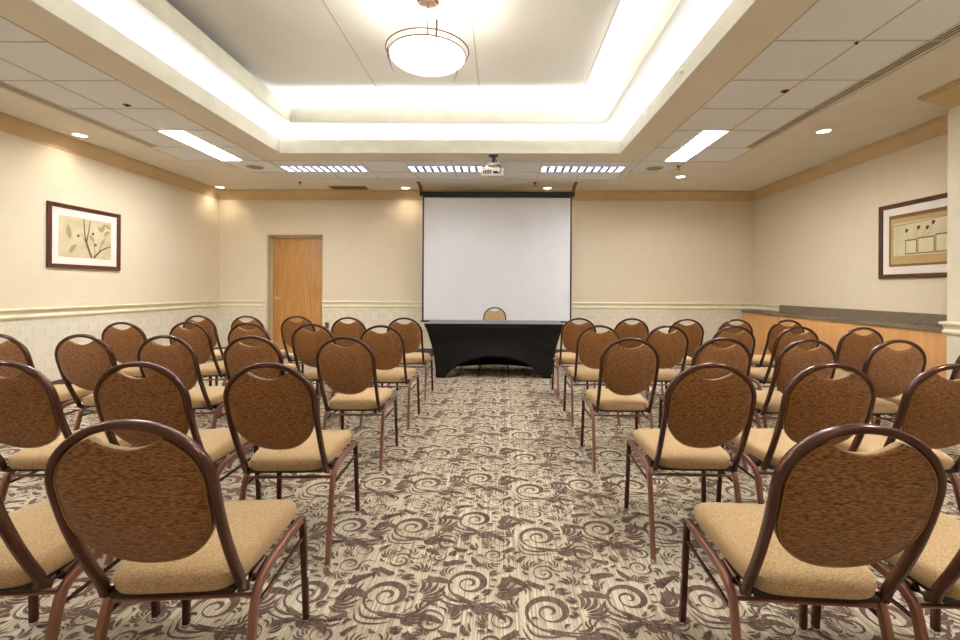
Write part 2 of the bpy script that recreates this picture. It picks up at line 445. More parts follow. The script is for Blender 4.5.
# mouldings
rail_prof = [(0, RAILT), (.012, RAILT + .002), (.036, RAILT - .004), (.040, RAILT - .014), (.036, RAILT - .026), (.022, RAILT - .034), (.016, RAILT - .048), (.014, RAILT - .07), (.020, RAILT - .078), (.024, RAILT - .09), (.020, RAILT - .104), (.008, RAILT - .112), (.006, RAILT - .118), (0, RAILT - .12)]
crown_prof = [(0, ZC - .17), (.012, ZC - .168), (.016, ZC - .155), (.016, ZC - .142), (.03, ZC - .13), (.06, ZC - .09), (.10, ZC - .055), (.118, ZC - .045), (.122, ZC - .03), (.138, ZC - .026), (.14, ZC), (0, ZC)]
base_prof = [(0, .135), (.010, .135), (.014, .128), (.016, .01), (.016, 0), (0, 0)]
def mould(name, prof, path, mat, label=None):
    bm = bmesh.new(); extrude_profile(bm, prof, path)
    return struct(name, bm, mat, smooth=True, label=label)
def all_runs(prof, base, mat, word, skipright=None):
    mould(base + '_left', prof, [((XL, YN), (1, 0)), ((XL, YB), (1, -1))], mat, word + ' along the left wall')
cs = M['crown']
mould('trim_1', [(o_ * .5, z_) for o_, z_ in crown_prof], [((XL, YN), (1, 0)), ((XL, YB), (1, -1)), ((XR, YB), (-1, -1)), ((XR, 5.93), (-1, 0)), ((XR - .018, 5.93), (-1, 0)), ((XR - .018, COLY), (-1, 0))], cs, 'crown moulding, tan deepened for shade, round the top of the walls')
mould('trim_8', crown_prof, [((XR - .018, COLY), (0, 1)), ((COLX, COLY), (-1, 1)), ((COLX, YN), (-1, 0))], cs, 'crown moulding, tan deepened for shade, on the column')
mould('trim_2', rail_prof, [((XL, YN), (1, 0)), ((XL, YB), (1, -1)), ((DX0 - .04, YB), (0, -1))], M['trim'], 'cream chair rail on the left wall up to the door')
mould('trim_3', rail_prof, [((DX1 + .005, YB), (0, -1)), ((XR, YB), (-1, -1)), ((XR, 7.42), (-1, 0))], M['trim'], 'cream chair rail right of the door')
mould('trim_4', [(o_, z_ - .032) for o_, z_ in rail_prof], [((XR - .25, COLY), (0, 1)), ((COLX, COLY), (-1, 1)), ((COLX, YN), (-1, 0))], M['trim'], 'cream chair rail around the column')
mould('baseboard_left', base_prof, [((XL, YN), (1, 0)), ((XL, YB), (1, -1)), ((DX0 - .04, YB), (0, -1))], M['baseboard'])
mould('baseboard_back', base_prof, [((DX1 + .01, YB), (0, -1)), ((4.3, YB), (0, -1))], M['baseboard'])
mould('baseboard_right', base_prof, [((XR - .25, COLY), (0, 1)), ((COLX, COLY), (-1, 1)), ((COLX, YN), (-1, 0))], M['baseboard'])

# ------------------------------------------------------------------ door
DY = YB + .155
bm = bmesh.new()
t = .006
def quad(bm, ps, mi=0):
    f = bm.faces.new([bm.verts.new(p) for p in ps]); f.material_index = mi
box(bm, DX0 - .035, DX0, YB - .012, DY + .06, 0, DZ + .035)
box(bm, DX1 - .002, DX1 + .012, YB - .006, DY + .06, 0, DZ + .035)
box(bm, DX0, DX1, YB - .012, DY + .06, DZ, DZ + .035)
box(bm, DX0, DX0 + .012, DY - .03, DY - .002, 0, DZ); box(bm, DX0, DX1, DY - .03, DY - .002, DZ - .035, DZ)
frame_1 = struct('door_1', bm, M['jamb'], label='painted tan door frame recessed in the far wall')
slab = obj('door_slab', bx(DX0 + .012, DX1, DY, DY + .045, .01, DZ - .012, bev=.002), M['door'], frame_1)
slab['label'] = 'honey maple door leaf'
bm = bmesh.new()
hx = DX0 + .075; hz = 1.03
lathe(bm, [(.0, 0), (.030, 0), (.030, .006), (.026, .010), (.010, .012), (.009, .045), (0, .045)], n=20)
bmesh.ops.rotate(bm, verts=bm.verts, matrix=Matrix.Rotation(R(90), 3, 'X')); bmesh.ops.translate(bm, verts=bm.verts, vec=(hx, DY, hz))
sweep(bm, spline([(hx, DY - .045, hz), (hx + .04, DY - .052, hz), (hx + .115, DY - .048, hz - .004)], 4), .013, .018, (0, 1, 0), power=3)
obj('door_handle', bm, M['steel'], slab)['label'] = 'brushed steel lever handle'

# ------------------------------------------------------------------ ceiling
C0 = dict(L=-2.911, R=1.544, B=5.932, N=1.47)        # lower cove opening
S1 = .262
C1 = dict(L=C0['L'] + S1, R=C0['R'] - S1, B=C0['B'] - S1, N=C0['N'] + S1)
ZL1, Z2, ZL2, Z3 = H + 1.946, 3.295, 3.478, 3.60
XL1, XL2, XT = 1.925, 2.537, 3.15            # tile seams on the right
xl1, xl2, xt = -3.28, -3.888, -4.44
row0 = 3.243; rows = [row0 + .61 * k for k in range(-9, 6)]   # rows[14] = 6.293
yA, yB_, yC = rows[14], rows[14] + .61, rows[14] + 1.02
def zone(x, y):
    if y < -1.2: return 0
    if x > XT or x < xt: return 0
    if C0['L'] - .37 < x < C0['R'] + .38 and 1.10 < y < yA: return 0
    if x > XL2 or x < xl2: return 1 if y < yA else 0
    if x > XL1 + .02 or x < xl1 - .02: return 1 if y < yB_ else 0
    return 1 if y < yC else 0
troffers = [(-3.23, 6.565, 1.215, .30, 'x', 'back'), (-1.365, 6.565, 1.215, .30, 'x', 'back'), (.578, 6.565, 1.215, .30, 'x', 'back'),
            (xl2, rows[12] , .30, 1.215, 'y', 'side'), (XL2 - .305, rows[12], .30, 1.215, 'y', 'side'),
            (xl2, rows[5], .30, 1.215, 'y', 'side'), (XL2 - .305, rows[5], .30, 1.215, 'y', 'side'),  # unseen pair overhead, added for general fill
            (-2.6, -.75, 1.215, .30, 'x', 'back'), (.2, -.75, 1.215, .30, 'x', 'back')]  # unseen pair behind the viewer, also added for fill
holes = [(C0['L'], C0['R'], C0['N'], C0['B'])] + [(x, x + w, y, y + h) for x, y, w, h, _, _ in troffers]
bm = bmesh.new()
xs = {XL, XR, C0['L'], C0['R'], XL1, XL2, XT, xl1, xl2, xt, C0['L'] - .37, C0['R'] + .38, XL1 + .02, xl1 - .02}
ys = {YN, YB, C0['N'], C0['B'], yA, yB_, yC, 1.10, -1.2}
for x0_, x1_, y0_, y1_ in holes: xs |= {x0_, x1_}; ys |= {y0_, y1_}
xs = sorted(xs); ys = sorted(ys)
for a, b in zip(xs, xs[1:]):
    for c, d in zip(ys, ys[1:]):
        xm, ym = (a + b) / 2, (c + d) / 2
        if any(h[0] < xm < h[1] and h[2] < ym < h[3] for h in holes): continue
        quad(bm, ((a, c, ZC), (b, c, ZC), (b, d, ZC), (a, d, ZC)), zone(xm, ym))
bmesh.ops.remove_doubles(bm, verts=bm.verts, dist=1e-5)
# grid bars
def bar(x0_, x1_, y0_, y1_):
    box(bm, x0_, x1_, y0_, y1_, ZC - .0035, ZC + .001, mat=2)
g = .006
for xx in (XL1, XL2, XT, xl1, xl2, xt):
    ye = {XL1: yB_, XL2: yB_, XT: yA, xl1: yB_, xl2: yB_, xt: yA}[xx]
    bar(xx - g, xx + g, -1.2, ye)
inh = lambda x, y: any(h[0] < x < h[1] and h[2] < y < h[3] for h in holes[1:])
for yy in rows:
    if yy < -1.2: continue
    for (a, b) in ((XL1, XL2), (XL2, XT), (xl2, xl1), (xt, xl2)):
        if inh(b - .15 if b == XL2 else a + .1, yy + .02) and inh(b - .15 if b == XL2 else a + .1, yy - .02):
            if b == XL2: b = XL2 - .305
            else: a = xl2 + .305
        bar(a, b, yy - g, yy + g)
bar(-3.23, XL1, yA - g, yA + g); bar(-3.23, 1.83, yC - g, yC + g); bar(XL1, XL2, yB_ - g, yB_ + g); bar(xl2, xl1, yB_ - g, yB_ + g)
bxs = [-3.23 + .6325 * k for k in range(9)]
for k, xx in enumerate(bxs):
    if k in (1, 4, 7): bar(xx - g, xx + g, yA, 6.565); bar(xx - g, xx + g, 6.865, yC)
    else: bar(xx - g, xx + g, yA, yC)
for k in (2, 5):
    pass
for a, b in ((bxs[2], bxs[3]), (bxs[5], bxs[6])): bar(a, b, 6.9 - g, 6.9 + g)
struct('ceiling', bm, [M['gyp'], M['tile'], M['tbar']], label='plaster ceiling border with square acoustic tiles')
# coves
def frame_face(bm, R0, R1, z, mi=0):
    a, b = R0, R1
    P = lambda r: [(r['L'], r['N'], z), (r['R'], r['N'], z), (r['R'], r['B'], z), (r['L'], r['B'], z)]
    o, i = P(a), P(b)
    for k in range(4): quad(bm, (o[k], o[(k + 1) % 4], i[(k + 1) % 4], i[k]), mi)
def ring_wall(bm, r, z0, z1, mi=0):
    P = [(r['L'], r['N']), (r['R'], r['N']), (r['R'], r['B']), (r['L'], r['B'])]
    for k in range(4):
        a, b = P[k], P[(k + 1) % 4]
        quad(bm, ((*a, z0), (*b, z0), (*b, z1), (*a, z1)), mi)
grow = lambda r, d: dict(L=r['L'] - d, R=r['R'] + d, B=r['B'] + d, N=r['N'] - d)
def cove(name, C, zb, zl, zt, rec, parent=None):
    bm = bmesh.new()
    ring_wall(bm, C, zb, zl, 0); frame_face(bm, C, grow(C, .03), zl, 0); ring_wall(bm, grow(C, .03), zb + .02, zl, 0)
    frame_face(bm, grow(C, .03), grow(C, rec), zb + .02, 1); ring_wall(bm, grow(C, rec), zb + .02, zt, 1)
    return struct(name, bm, [M['cream'], M['white']], label='cream fascia and hidden light trough of the ceiling cove')
cove('trim_5', C0, ZC, ZL1, Z2, .34)
cove('trim_6', C1, Z2, ZL2, Z3, .34)
bm = bmesh.new(); frame_face(bm, C1, grow(C0, .34), Z2)
struct('trim_7', bm, M['white'], label='white lit soffit between the two cove steps')
bm = bmesh.new(); r = grow(C1, .34); quad(bm, ((r['L'], r['N'], Z3), (r['R'], r['N'], Z3), (r['R'], r['B'], Z3), (r['L'], r['B'], Z3)))
for xx in (at_z(620, 0, Z3).x, at_z(470, 0, Z3).x, at_z(372, 80, Z3).x):
    box(bm, xx - .006, xx + .006, r['N'], r['B'], Z3 - .003, Z3 + .001, mat=1)
struct('ceiling_tray', bm, [M['white'], M['tbar']], label='white raised tray ceiling in long panels')

# ------------------------------------------------------------------ lamps
def area(name, loc, sx, sy, power, color, up=True, parent=None):
    l = bpy.data.lights.new(name, 'AREA'); l.shape = 'RECTANGLE'; l.size = sx; l.size_y = sy; l.energy = power; l.color = color
    o = bpy.data.objects.new(name, l); COL.objects.link(o); o.location = loc
    o.rotation_euler = (PI, 0, 0) if up else (0, 0, 0)
    if parent: o.parent = parent
    return o
WARMW = (.94, .975, 1)
def strips(C, z, off, power, sides='LRBN'):
    cx, cy = (C['L'] + C['R']) / 2, (C['B'] + C['N']) / 2; lx = C['R'] - C['L'] + .1; ly = C['B'] - C['N'] + .1
    if 'L' in sides: area('cove_light', (C['L'] - off, cy, z), .05, ly, power, WARMW)
    if 'R' in sides: area('cove_light', (C['R'] + off, cy, z), .05, ly, power, WARMW)
    if 'B' in sides: area('cove_light', (cx, C['B'] + off, z), lx, .05, power, WARMW)
    if 'N' in sides: area('cove_light', (cx, C['N'] - off, z), lx, .05, power, WARMW)
P_COVE1, P_COVE2, P_DOWN = 10, 34, 3.5
strips(C0, ZL1 - .05, .15, P_COVE1)
strips(C1, ZL2 - .04, .15, P_COVE2, 'RBN')

def troffer(x, y, w, h, ax, kind, label):
    t = empty('ceiling_troffer', (x + w / 2, y + h / 2, ZC)); tag(t, label, 'ceiling light', 'louvered fluorescent troffers')
    dpt = .10 if kind == 'back' else .035
    a, b = w / 2 - .003, h / 2 - .003
    bm = bmesh.new()
    for s in (-1, 1):
        box(bm, s * a - (.012 if s > 0 else 0), s * a + (.012 if s < 0 else 0), -b, b, -.005, dpt)
        box(bm, -a, a, s * b - (.012 if s > 0 else 0), s * b + (.012 if s < 0 else 0), -.005, dpt)
    obj('housing', bm, M['louver'] if kind == 'back' else M['white_metal'], t, smooth=False)
    obj('lamp_panel', bx(-a + .012, a - .012, -b + .012, b - .012, dpt - .004, dpt), M['tube_back'] if kind == 'back' else M['tube'], t, smooth=False)
    n = 11
    lng = w if ax == 'x' else h
    for k in range(1, n):
        u = -lng / 2 + lng * k / n
        bb = bmesh.new(); hh = .06 if kind == 'back' else .008; th = .023 if kind == 'back' else .004
        if ax == 'x': box(bb, u - th, u + th, -b + .012, b - .012, 0, hh)
        else: box(bb, -a + .012, a - .012, u - .003, u + .003, 0, hh)
        obj('louver', bb, M['blade'] if kind == 'back' else M['louver'], t, smooth=False)
    return t
tl = ['louvered light troffer left of the screen, nearest the left speaker grille', 'louvered light troffer above the screen, beside the projector', 'louvered light troffer right of the projector in the far ceiling tiles',
      'bright white lengthwise light panel in the left ceiling tiles', 'bright white lengthwise light panel in the right ceiling tiles',
      'added unseen fill light panel overhead on the left beyond the frame', 'added unseen fill light panel overhead on the right beyond the frame', 'added unseen fill troffer behind the viewer on the left', 'added unseen fill troffer behind the viewer on the right']
for a, l in zip(troffers, tl): troffer(*a, l)

def downlight(x, y, label, power=P_DOWN):
    t = empty('recessed_downlight', (x, y, ZC)); tag(t, label, 'ceiling light', 'round recessed downlights')
    bm = bmesh.new(); lathe(bm, [(.085, -.001), (.084, -.006), (.070, -.008), (.066, -.004), (.066, -.001)], n=32, cap0=False, cap1=False)
    obj('trim_ring', bm, M['ltrim'], t)
    bm = bmesh.new(); lathe(bm, [(0, -.004), (.04, -.0038), (.067, -.003)], n=32, cap1=False)
    obj('lens', bm, M['bulb'], t)
    l = bpy.data.lights.new('downlight_beam', 'SPOT'); l.energy = power; l.color = (1, .87, .70); l.spot_size = R(150); l.spot_blend = .9; l.shadow_soft_size = .06
    o = bpy.data.objects.new('downlight_beam', l); COL.objects.link(o); o.location = (0, 0, -.03); o.parent = t
for px, py, lb in ((80, 135, 'round downlight above the left wall, nearest the tree picture'), (220, 187, 'round downlight in the far left ceiling corner'), (405.6, 187.8, 'round downlight just left of the screen top'),
                   (547.5, 187.9, 'round downlight above the right part of the screen'), (680.6, 176.6, 'round downlight right of the screen beside the round speaker grille'), (823.7, 131, 'round downlight before the right wall, nearest the column')):
    p = at_z(px, py, ZC); downlight(p.x, p.y, lb)
for x, y, lb in ((-4.85, 2.6, 'round downlight overhead beside the left wall, beyond the frame'), (3.6, 2.4, 'round downlight overhead beside the column, beyond the frame'), (-4.85, 0, 'round downlight behind the viewer on the left'), (3.5, -.2, 'round downlight behind the viewer on the right')):
    downlight(x, y, lb)

# chandelier
P0 = at_z(428, -1, Z3); cx, cy = P0.x, P0.y
zr = at_y(427, 55.5, cy).z; zb = at_y(427, 67.5, cy).z
t = empty('pendant_bowl_light', (cx, cy, Z3)); tag(t, 'glowing white glass bowl pendant with bronze rings in the tray ceiling', 'chandelier')
D = lambda z: z - Z3
bm = bmesh.new(); lathe(bm, [(0, 0), (.088, 0), (.09, -.008), (.092, -.022), (.06, -.034), (.02, -.038), (0, -.038)]); obj('canopy', bm, M['bronze'], t)
bm = bmesh.new(); rb = .308; dz = zr - zb
prof = [(rb * math.cos(a), D(zr - dz * math.sin(a))) for a in [R(90) * k / 12 for k in range(12, -1, -1)]]
prof2 = [(r_ * .97, z + .006) for r_, z in prof[::-1]]
lathe(bm, prof + prof2, n=48, cap0=False, cap1=False); obj('glass_bowl', bm, M['bowl'], t)
def ringt(rr, z, tr, name):
    bm = bmesh.new(); tube(bm, [(rr * math.cos(2 * PI * k / 64), rr * math.sin(2 * PI * k / 64), z) for k in range(64)], tr, closed=True); return obj(name, bm, M['bronze'], t)
ringt(.309, D(zr), .005, 'bowl_ring'); ringt(.336, D(zr) + .035, .005, 'outer_ring')
bm = bmesh.new(); tube(bm, [(0, 0, -.03), (0, 0, D(zr) + .08)], .006); obj('stem', bm, M['bronze'], t)
for k in range(3):
    a = R(200 + 120 * k + (0 if k else 5)); c, s = math.cos(a), math.sin(a)
    bm = bmesh.new(); tube(bm, [(.06 * c, .06 * s, -.03), (.342 * c, .342 * s, D(zr) + .04)], .0018, n=6); obj('cable', bm, M['steel'], t)
for k in range(3):
    a = R(-70 + 120 * k); c, s = math.cos(a), math.sin(a)
    bm = bmesh.new(); sweep(bm, [(.352 * c, .352 * s, D(zr) + .10), (.348 * c, .348 * s, D(zr) + .03), (.325 * c, .325 * s, D(zr) - .05), (.29 * c, .29 * s, D(zr) - .12)], .02, .012, (-s, c, 0), taper=[1, .8, .5, .15], power=3)
    obj('finial', bm, M['bronze'], t)
l = bpy.data.lights.new('bowl_bulb', 'POINT'); l.energy = 5; l.color = (1, .93, .8); l.shadow_soft_size = .08
o = bpy.data.objects.new('bowl_bulb', l); COL.objects.link(o); o.location = (0, 0, D(zr) + .1); o.parent = t

# ------------------------------------------------------------------ ceiling fittings
def slot(x, y1, label):
    y0 = -1.0
    t = empty('slot_diffuser', (x, (y0 + y1) / 2, ZC)); tag(t, label, 'air diffuser', 'linear slot diffusers')
    h = (y1 - y0) / 2; bm = bmesh.new()
    for a, b in ((-.055, -.038), (-.016, -.008), (.014, .022), (.044, .062)): box(bm, a, b, -h, h, -.008, 0)
    box(bm, -.055, .062, h - .012, h, -.008, 0)
    obj('frame', bm, M['ltrim'], t, smooth=False)
    bm = bmesh.new(); box(bm, -.038, .044, -h, h - .012, -.003, -.0005); obj('slot', bm, M['dark'], t, smooth=False)
slot(3.06, 5.70, 'long black-slotted air diffuser in the right ceiling'); slot(-4.36, 5.68, 'long black-slotted air diffuser in the left ceiling')
for px, py, w in ((654.4, 168, 'right'), (255, 166.9, 'left')):
    p = at_z(px, py, ZC); t = empty('speaker_grille', (p.x, p.y, ZC)); tag(t, 'round tan speaker grille in the far %s ceiling tiles' % w, 'speaker', 'round ceiling speakers')
    bm = bmesh.new(); lathe(bm, [(.125, 0), (.122, -.008), (.108, -.01), (.105, -.006)], cap0=False, cap1=False); obj('rim', bm, M['tbar'], t)
    bm = bmesh.new(); lathe(bm, [(.106, -.005), (.06, -.009), (0, -.011)], cap0=False); obj('mesh_cover', bm, M['grille'], t)
def detector(px, py, label, r=.034):
    p = at_z(px, py, ZC); t = empty('flush_sprinkler', (p.x, p.y, ZC)); tag(t, label, 'sprinkler', 'flush dark ceiling sprinklers')
    bm = bmesh.new(); lathe(bm, [(r, 0), (r * .95, -.005), (r * .5, -.008), (0, -.008)], n=20, cap0=False); obj('escutcheon', bm, M['bronze'], t)
    bm = bmesh.new(); lathe(bm, [(r * .4, -.007), (r * .4, -.014), (0, -.014)], n=14, cap0=False); obj('deflector', bm, M['dark'], t)
def sprinkler(px, py, label):
    p = at_z(px, py, ZC); t = empty('sprinkler_head', (p.x, p.y, ZC)); tag(t, label, 'sprinkler', 'pendent ceiling sprinklers')
    bm = bmesh.new(); lathe(bm, [(.032, 0), (.03, -.006), (.014, -.012), (.012, -.03), (0, -.03)], n=16, cap0=False); obj('escutcheon', bm, M['bronze'], t)
    bm = bmesh.new(); lathe(bm, [(.005, -.03), (.005, -.055), (.02, -.055), (.018, -.059), (0, -.059)], n=14, cap0=False); obj('deflector', bm, M['bronze'], t)
for a in ((300, 182, 'small pendent sprinkler left of the brown vent'), (678.5, 166, 'dark sprinkler beside the right speaker grille'),
          (535, 182.5, 'small sprinkler above the screen, right of the projector')): sprinkler(*a)
for a in ((785, 91, 'dark flush sprinkler in the right ceiling tiles'), (856.5, 42.5, 'tiny flush sprinkler in the nearest right ceiling tile', .014), (127, 105, 'dark flush sprinkler in the left ceiling tiles')): detector(*a)
# sidewall sprinkler on the cove fascia
yy = at_z(683, 72, ZC + .09).y; yy = (C0['R'] / ray(683, 72).x) * ray(683, 72).y
zz = H + ray(683, 72).z * (C0['R'] / ray(683, 72).x)
t = empty('sidewall_sprinkler', (C0['R'], yy, zz)); tag(t, 'small sidewall sprinkler on the right cove fascia', 'sprinkler')
bm = bmesh.new(); lathe(bm, [(.022, 0), (.02, .008), (.009, .012), (.008, .04), (0, .04)], n=16, cap0=False); bmesh.ops.rotate(bm, verts=bm.verts, matrix=Matrix.Rotation(R(-90), 3, 'Y')); obj('body', bm, M['steel'], t)
obj('deflector', bx(-.06, -.056, -.022, .022, -.012, .012), M['steel'], t)
bm = bmesh.new(); tube(bm, [(-.038, -.012, 0), (-.057, -.012, 0)], .003); tube(bm, [(-.038, .012, 0), (-.057, .012, 0)], .003); obj('yoke', bm, M['steel'], t)
# brown vent
t = empty('ceiling_vent', (-2.68, 7.97, ZC)); tag(t, 'brown louvered air vent in the ceiling left of the screen', 'vent')
bm = bmesh.new()
for s in (-1, 1): box(bm, -.32, .32, s * .1 - .012, s * .1 + .012, -.01, 0); box(bm, s * .308 - .012, s * .308 + .012, -.1, .1, -.01, 0)
obj('frame', bm, M['vent'], t, smooth=False)
for k in range(5):
    y = -.075 + .0375 * k; bm = bmesh.new(); quad(bm, ((-.3, y - .015, -.001), (.3, y - .015, -.001), (.3, y + .008, -.009), (-.3, y + .008, -.009)))
    obj('slat', bm, M['vent'], t, smooth=False)

# projector
p = at_z(493.5, 155.5, ZC); yq = p.y
t = empty('projector', (p.x, yq, ZC)); tag(t, 'off white projector hanging from the ceiling before the screen', 'projector')
bm = bmesh.new(); box(bm, -.06, .06, -.05, .05, -.012, 0, bev=.003); tube(bm, [(0, 0, -.01), (0, 0, -.11)], .018, n=14)
obj('ceiling_mount', bm, M['black'], t)
bm = bmesh.new(); box(bm, -.07, .07, -.06, .06, -.135, -.11, bev=.006); obj('mount_plate', bm, M['white_plastic'], t)
for k, (ax_, ay_) in enumerate(((-.11, -.08), (.09, -.09), (-.10, .09), (.11, .09))):
    bm = bmesh.new(); sweep(bm, spline([(ax_ * .3, ay_ * .3, -.128), (ax_ * .8, ay_ * .8, -.15), (ax_, ay_, -.195)], 4), .018, .006, (0, 0, 1)); obj('mount_arm', bm, M['black'] if k == 1 else M['steel'], t)
bm = bmesh.new(); box(bm, -.165, .135, -.13, .13, -.305, -.19, bev=.02); body = obj('projector_body', bm, M['projector'], t)
bm = bmesh.new()
for k in range(5): box(bm, -.13 + .022 * k, -.118 + .022 * k, -.1335, -.129, -.275, -.225)
obj('vent_slots', bm, M['dark'], body, smooth=False)
bm = bmesh.new(); box(bm, .0, .06, -.134, -.129, -.27, -.24); obj('connector_panel', bm, M['pan'], body, smooth=False)
bm = bmesh.new(); lathe(bm, [(.042, 0), (.045, .03), (.036, .034), (.0, .028)], n=24); bmesh.ops.rotate(bm, verts=bm.verts, matrix=Matrix.Rotation(R(-90), 3, 'X')); bmesh.ops.translate(bm, verts=bm.verts, vec=(-.06, .13, -.25)); obj('lens', bm, M['lens'], body)
bm = bmesh.new(); tube(bm, spline([(.02, .02, -.02), (.05, -.03, -.12), (.10, -.15, -.2), (.08, -.16, -.27), (.04, -.135, -.26)], 6), .006); obj('cable', bm, M['black'], t)

# projection screen
SY = 7.80
a = at_y(422.6, 195, SY).x; b = at_y(572, 195, SY).x; zt = at_y(497, 192, SY).z; zbm = at_y(497, 321.5, SY).z
t = empty('projection_screen', ((a + b) / 2, SY, 0)); tag(t, 'large white pull-down projection screen in front of the far wall', 'projection screen')
hw = (b - a) / 2; bl = .028
bm = bmesh.new(); box(bm, -hw - .045, hw + .045, -.045, .045, zt - .075, zt, bev=.01); obj('case', bm, M['black'], t)
obj('screen_fabric', bx(-hw + bl, hw - bl, -.003, .003, zbm + .02, zt - .08), M['screen'], t, smooth=False)
bm = bmesh.new()
for s in (-1, 1):
    x0_ = s * (hw - bl / 2); box(bm, x0_ - bl / 2, x0_ + bl / 2, -.004, .004, zbm + .01, zt - .07)
box(bm, -hw + bl, hw - bl, -.004, .004, zt - .10, zt - .07)
obj('black_border', bm, M['black'], t, smooth=False)
bm = bmesh.new(); sweep(bm, [(-hw - .015, 0, zbm), (hw + .015, 0, zbm)], .03, .03, (0, 1, 0), power=3); obj('bottom_bar', bm, M['black'], t)
for s in (-1, 1):
    bm = bmesh.new()
    sweep(bm, spline([(s * (hw + .03), -.30, ZC - .006), (s * (hw + .025), -.20, ZC - .016), (s * (hw + .02), -.08, ZC - .05), (s * (hw + .02), -.01, zt - .01)], 5), .055, .012, (1, 0, 0), power=5)
    obj('ceiling_bracket', bm, M['bracket'], t)

# ------------------------------------------------------------------ pictures
def picture(side, x, y0, y1, z0, z1, fm, label, art, fw=.05, mw=.085):
    """side +1: left wall (faces +x), -1: right wall. local u runs to the viewer's right, v up"""
    t = empty('framed_picture', (x, (y0 + y1) / 2, z0), R(90) if side > 0 else R(-90)); tag(t, label, 'picture')
    W, Hh = (y1 - y0), z1 - z0
    # local: x = along wall, -y = towards the room
    def lf(bm, u0, u1, v0, v1, d0, d1, mi=0, bev=0): box(bm, u0 - W / 2, u1 - W / 2, -d1, -d0, v0, v1, mat=mi, bev=bev)
    bm = bmesh.new()
    prof = [(0, .0), (0, .022), (.006, .030), (.016, .030), (.024, .024), (.034, .022), (.042, .026), (fw, .016), (fw, .004)]
    rings = []
    for o_, d in prof:
        rings.append([bm.verts.new(q) for q in ((o_ - W / 2, -d, o_), (W / 2 - o_, -d, o_), (W / 2 - o_, -d, Hh - o_), (o_ - W / 2, -d, Hh - o_))])
    for A_, B_ in zip(rings, rings[1:]):
        for k in range(4): bm.faces.new((A_[k], A_[(k + 1) % 4], B_[(k + 1) % 4], B_[k]))
    bm.faces.new(rings[0])
    obj('frame', bm, fm, t, smooth=False)
    bm = bmesh.new(); lf(bm, fw - .004, W - fw + .004, fw - .004, Hh - fw + .004, .005, .009); obj('mat_board', bm, M['mat'], t, smooth=False)
    art(t, lf, W, Hh, fw + mw)
def poly(bm, pts, W, d, mi=0, d0=.009):
    vs = [bm.verts.new((u - W / 2, -d, v)) for u, v in pts]; f = bm.faces.new(vs); f.material_index = mi
def stroke(bm, pts, w, W, d, mi=0, taper=True):
    P = spline([(u, v, 0) for u, v in pts], 5); n = len(P)
    L_, R_ = [], []
    for i, p in enumerate(P):
        q = P[min(i + 1, n - 1)] - P[max(i - 1, 0)]; l = q.length or 1; nx, ny = -q.y / l, q.x / l
        ww = w / 2 * ((1 - .6 * i / n) if taper else 1)
        L_.append(bm.verts.new((p.x + nx * ww - W / 2, -d, p.y + ny * ww))); R_.append(bm.verts.new((p.x - nx * ww - W / 2, -d, p.y - ny * ww)))
    for i in range(n - 1):
        f = bm.faces.new((L_[i], R_[i], R_[i + 1], L_[i + 1])); f.material_index = mi
def ell(cx, cy, rx, ry, rot=0, n=14, leaf=False):
    out = []
    for k in range(n):
        a = 2 * PI * k / n; x, y = rx * math.cos(a), ry * math.sin(a)
        if leaf: y *= abs(math.cos(a)) ** .0 * (1 - .35 * abs(math.cos(a)))
        out.append((cx + x * math.cos(rot) - y * math.sin(rot), cy + x * math.sin(rot) + y * math.cos(rot)))
    return out
pa = [mottled('art_sand', rgb(188, 168, 128), rgb(206, 190, 154), nscale=5, rough=.9), plain('art_branch', rgb(112, 82, 58), .9), plain('art_leaf', rgb(162, 140, 104), .9), plain('art_berry', rgb(92, 86, 66), .9)]
def art_tree(t, lf, W, Hh, m):
    bm = bmesh.new(); lf(bm, m, W - m, m, Hh - m, .009, .0105); a_ = obj('artwork', bm, pa, t, smooth=False)
    w, h = W - 2 * m, Hh - 2 * m; U = lambda u, v: (m + u * w, m + v * h)
    bm = bmesh.new(); d = .0125
    stroke(bm, [U(.60, .02), U(.52, .3), U(.47, .55), U(.44, .98)], .030, W, d, 1)
    stroke(bm, [U(.50, .42), U(.53, .65), U(.57, .98)], .020, W, d, 1)
    stroke(bm, [U(.52, .3), U(.44, .5), U(.38, .62)], .010, W, d, 1)
    stroke(bm, [U(.64, .02), U(.76, .2), U(.88, .3), U(.99, .36)], .028, W, d, 1)
    stroke(bm, [U(.66, .05), U(.65, .3), U(.62, .55)], .010, W, d, 1)
    stroke(bm, [U(.74, .18), U(.80, .4), U(.90, .62)], .010, W, d, 1)
    for (u, v, rx, ry, ro) in ((.17, .62, .085, .035, 1.75), (.24, .22, .07, .032, .9), (.60, .52, .05, .025, 2.3), (.82, .82, .06, .03, 1.1), (.90, .70, .055, .026, .6), (.92, .88, .05, .022, -.5), (.82, .45, .045, .02, 1.0), (.76, .78, .05, .022, 2.2)):
        poly(bm, ell(*U(u, v), rx, ry, ro, leaf=True), W, d + .0006, 2)
    for u, v in ((.34, .55), (.62, .64), (.67, .36)): poly(bm, ell(*U(u, v), .018, .018), W, d + .001, 3)
    obj('painted_branches', bm, pa, a_, smooth=False)
pb = [mottled('art_ochre', rgb(196, 182, 140), rgb(214, 204, 166), nscale=4, rough=.9), plain('art_umber', rgb(128, 96, 58), .9), plain('art_tan', rgb(186, 156, 104), .9), plain('art_red', rgb(120, 48, 34), .9), plain('art_vase', rgb(214, 200, 164), .9)]
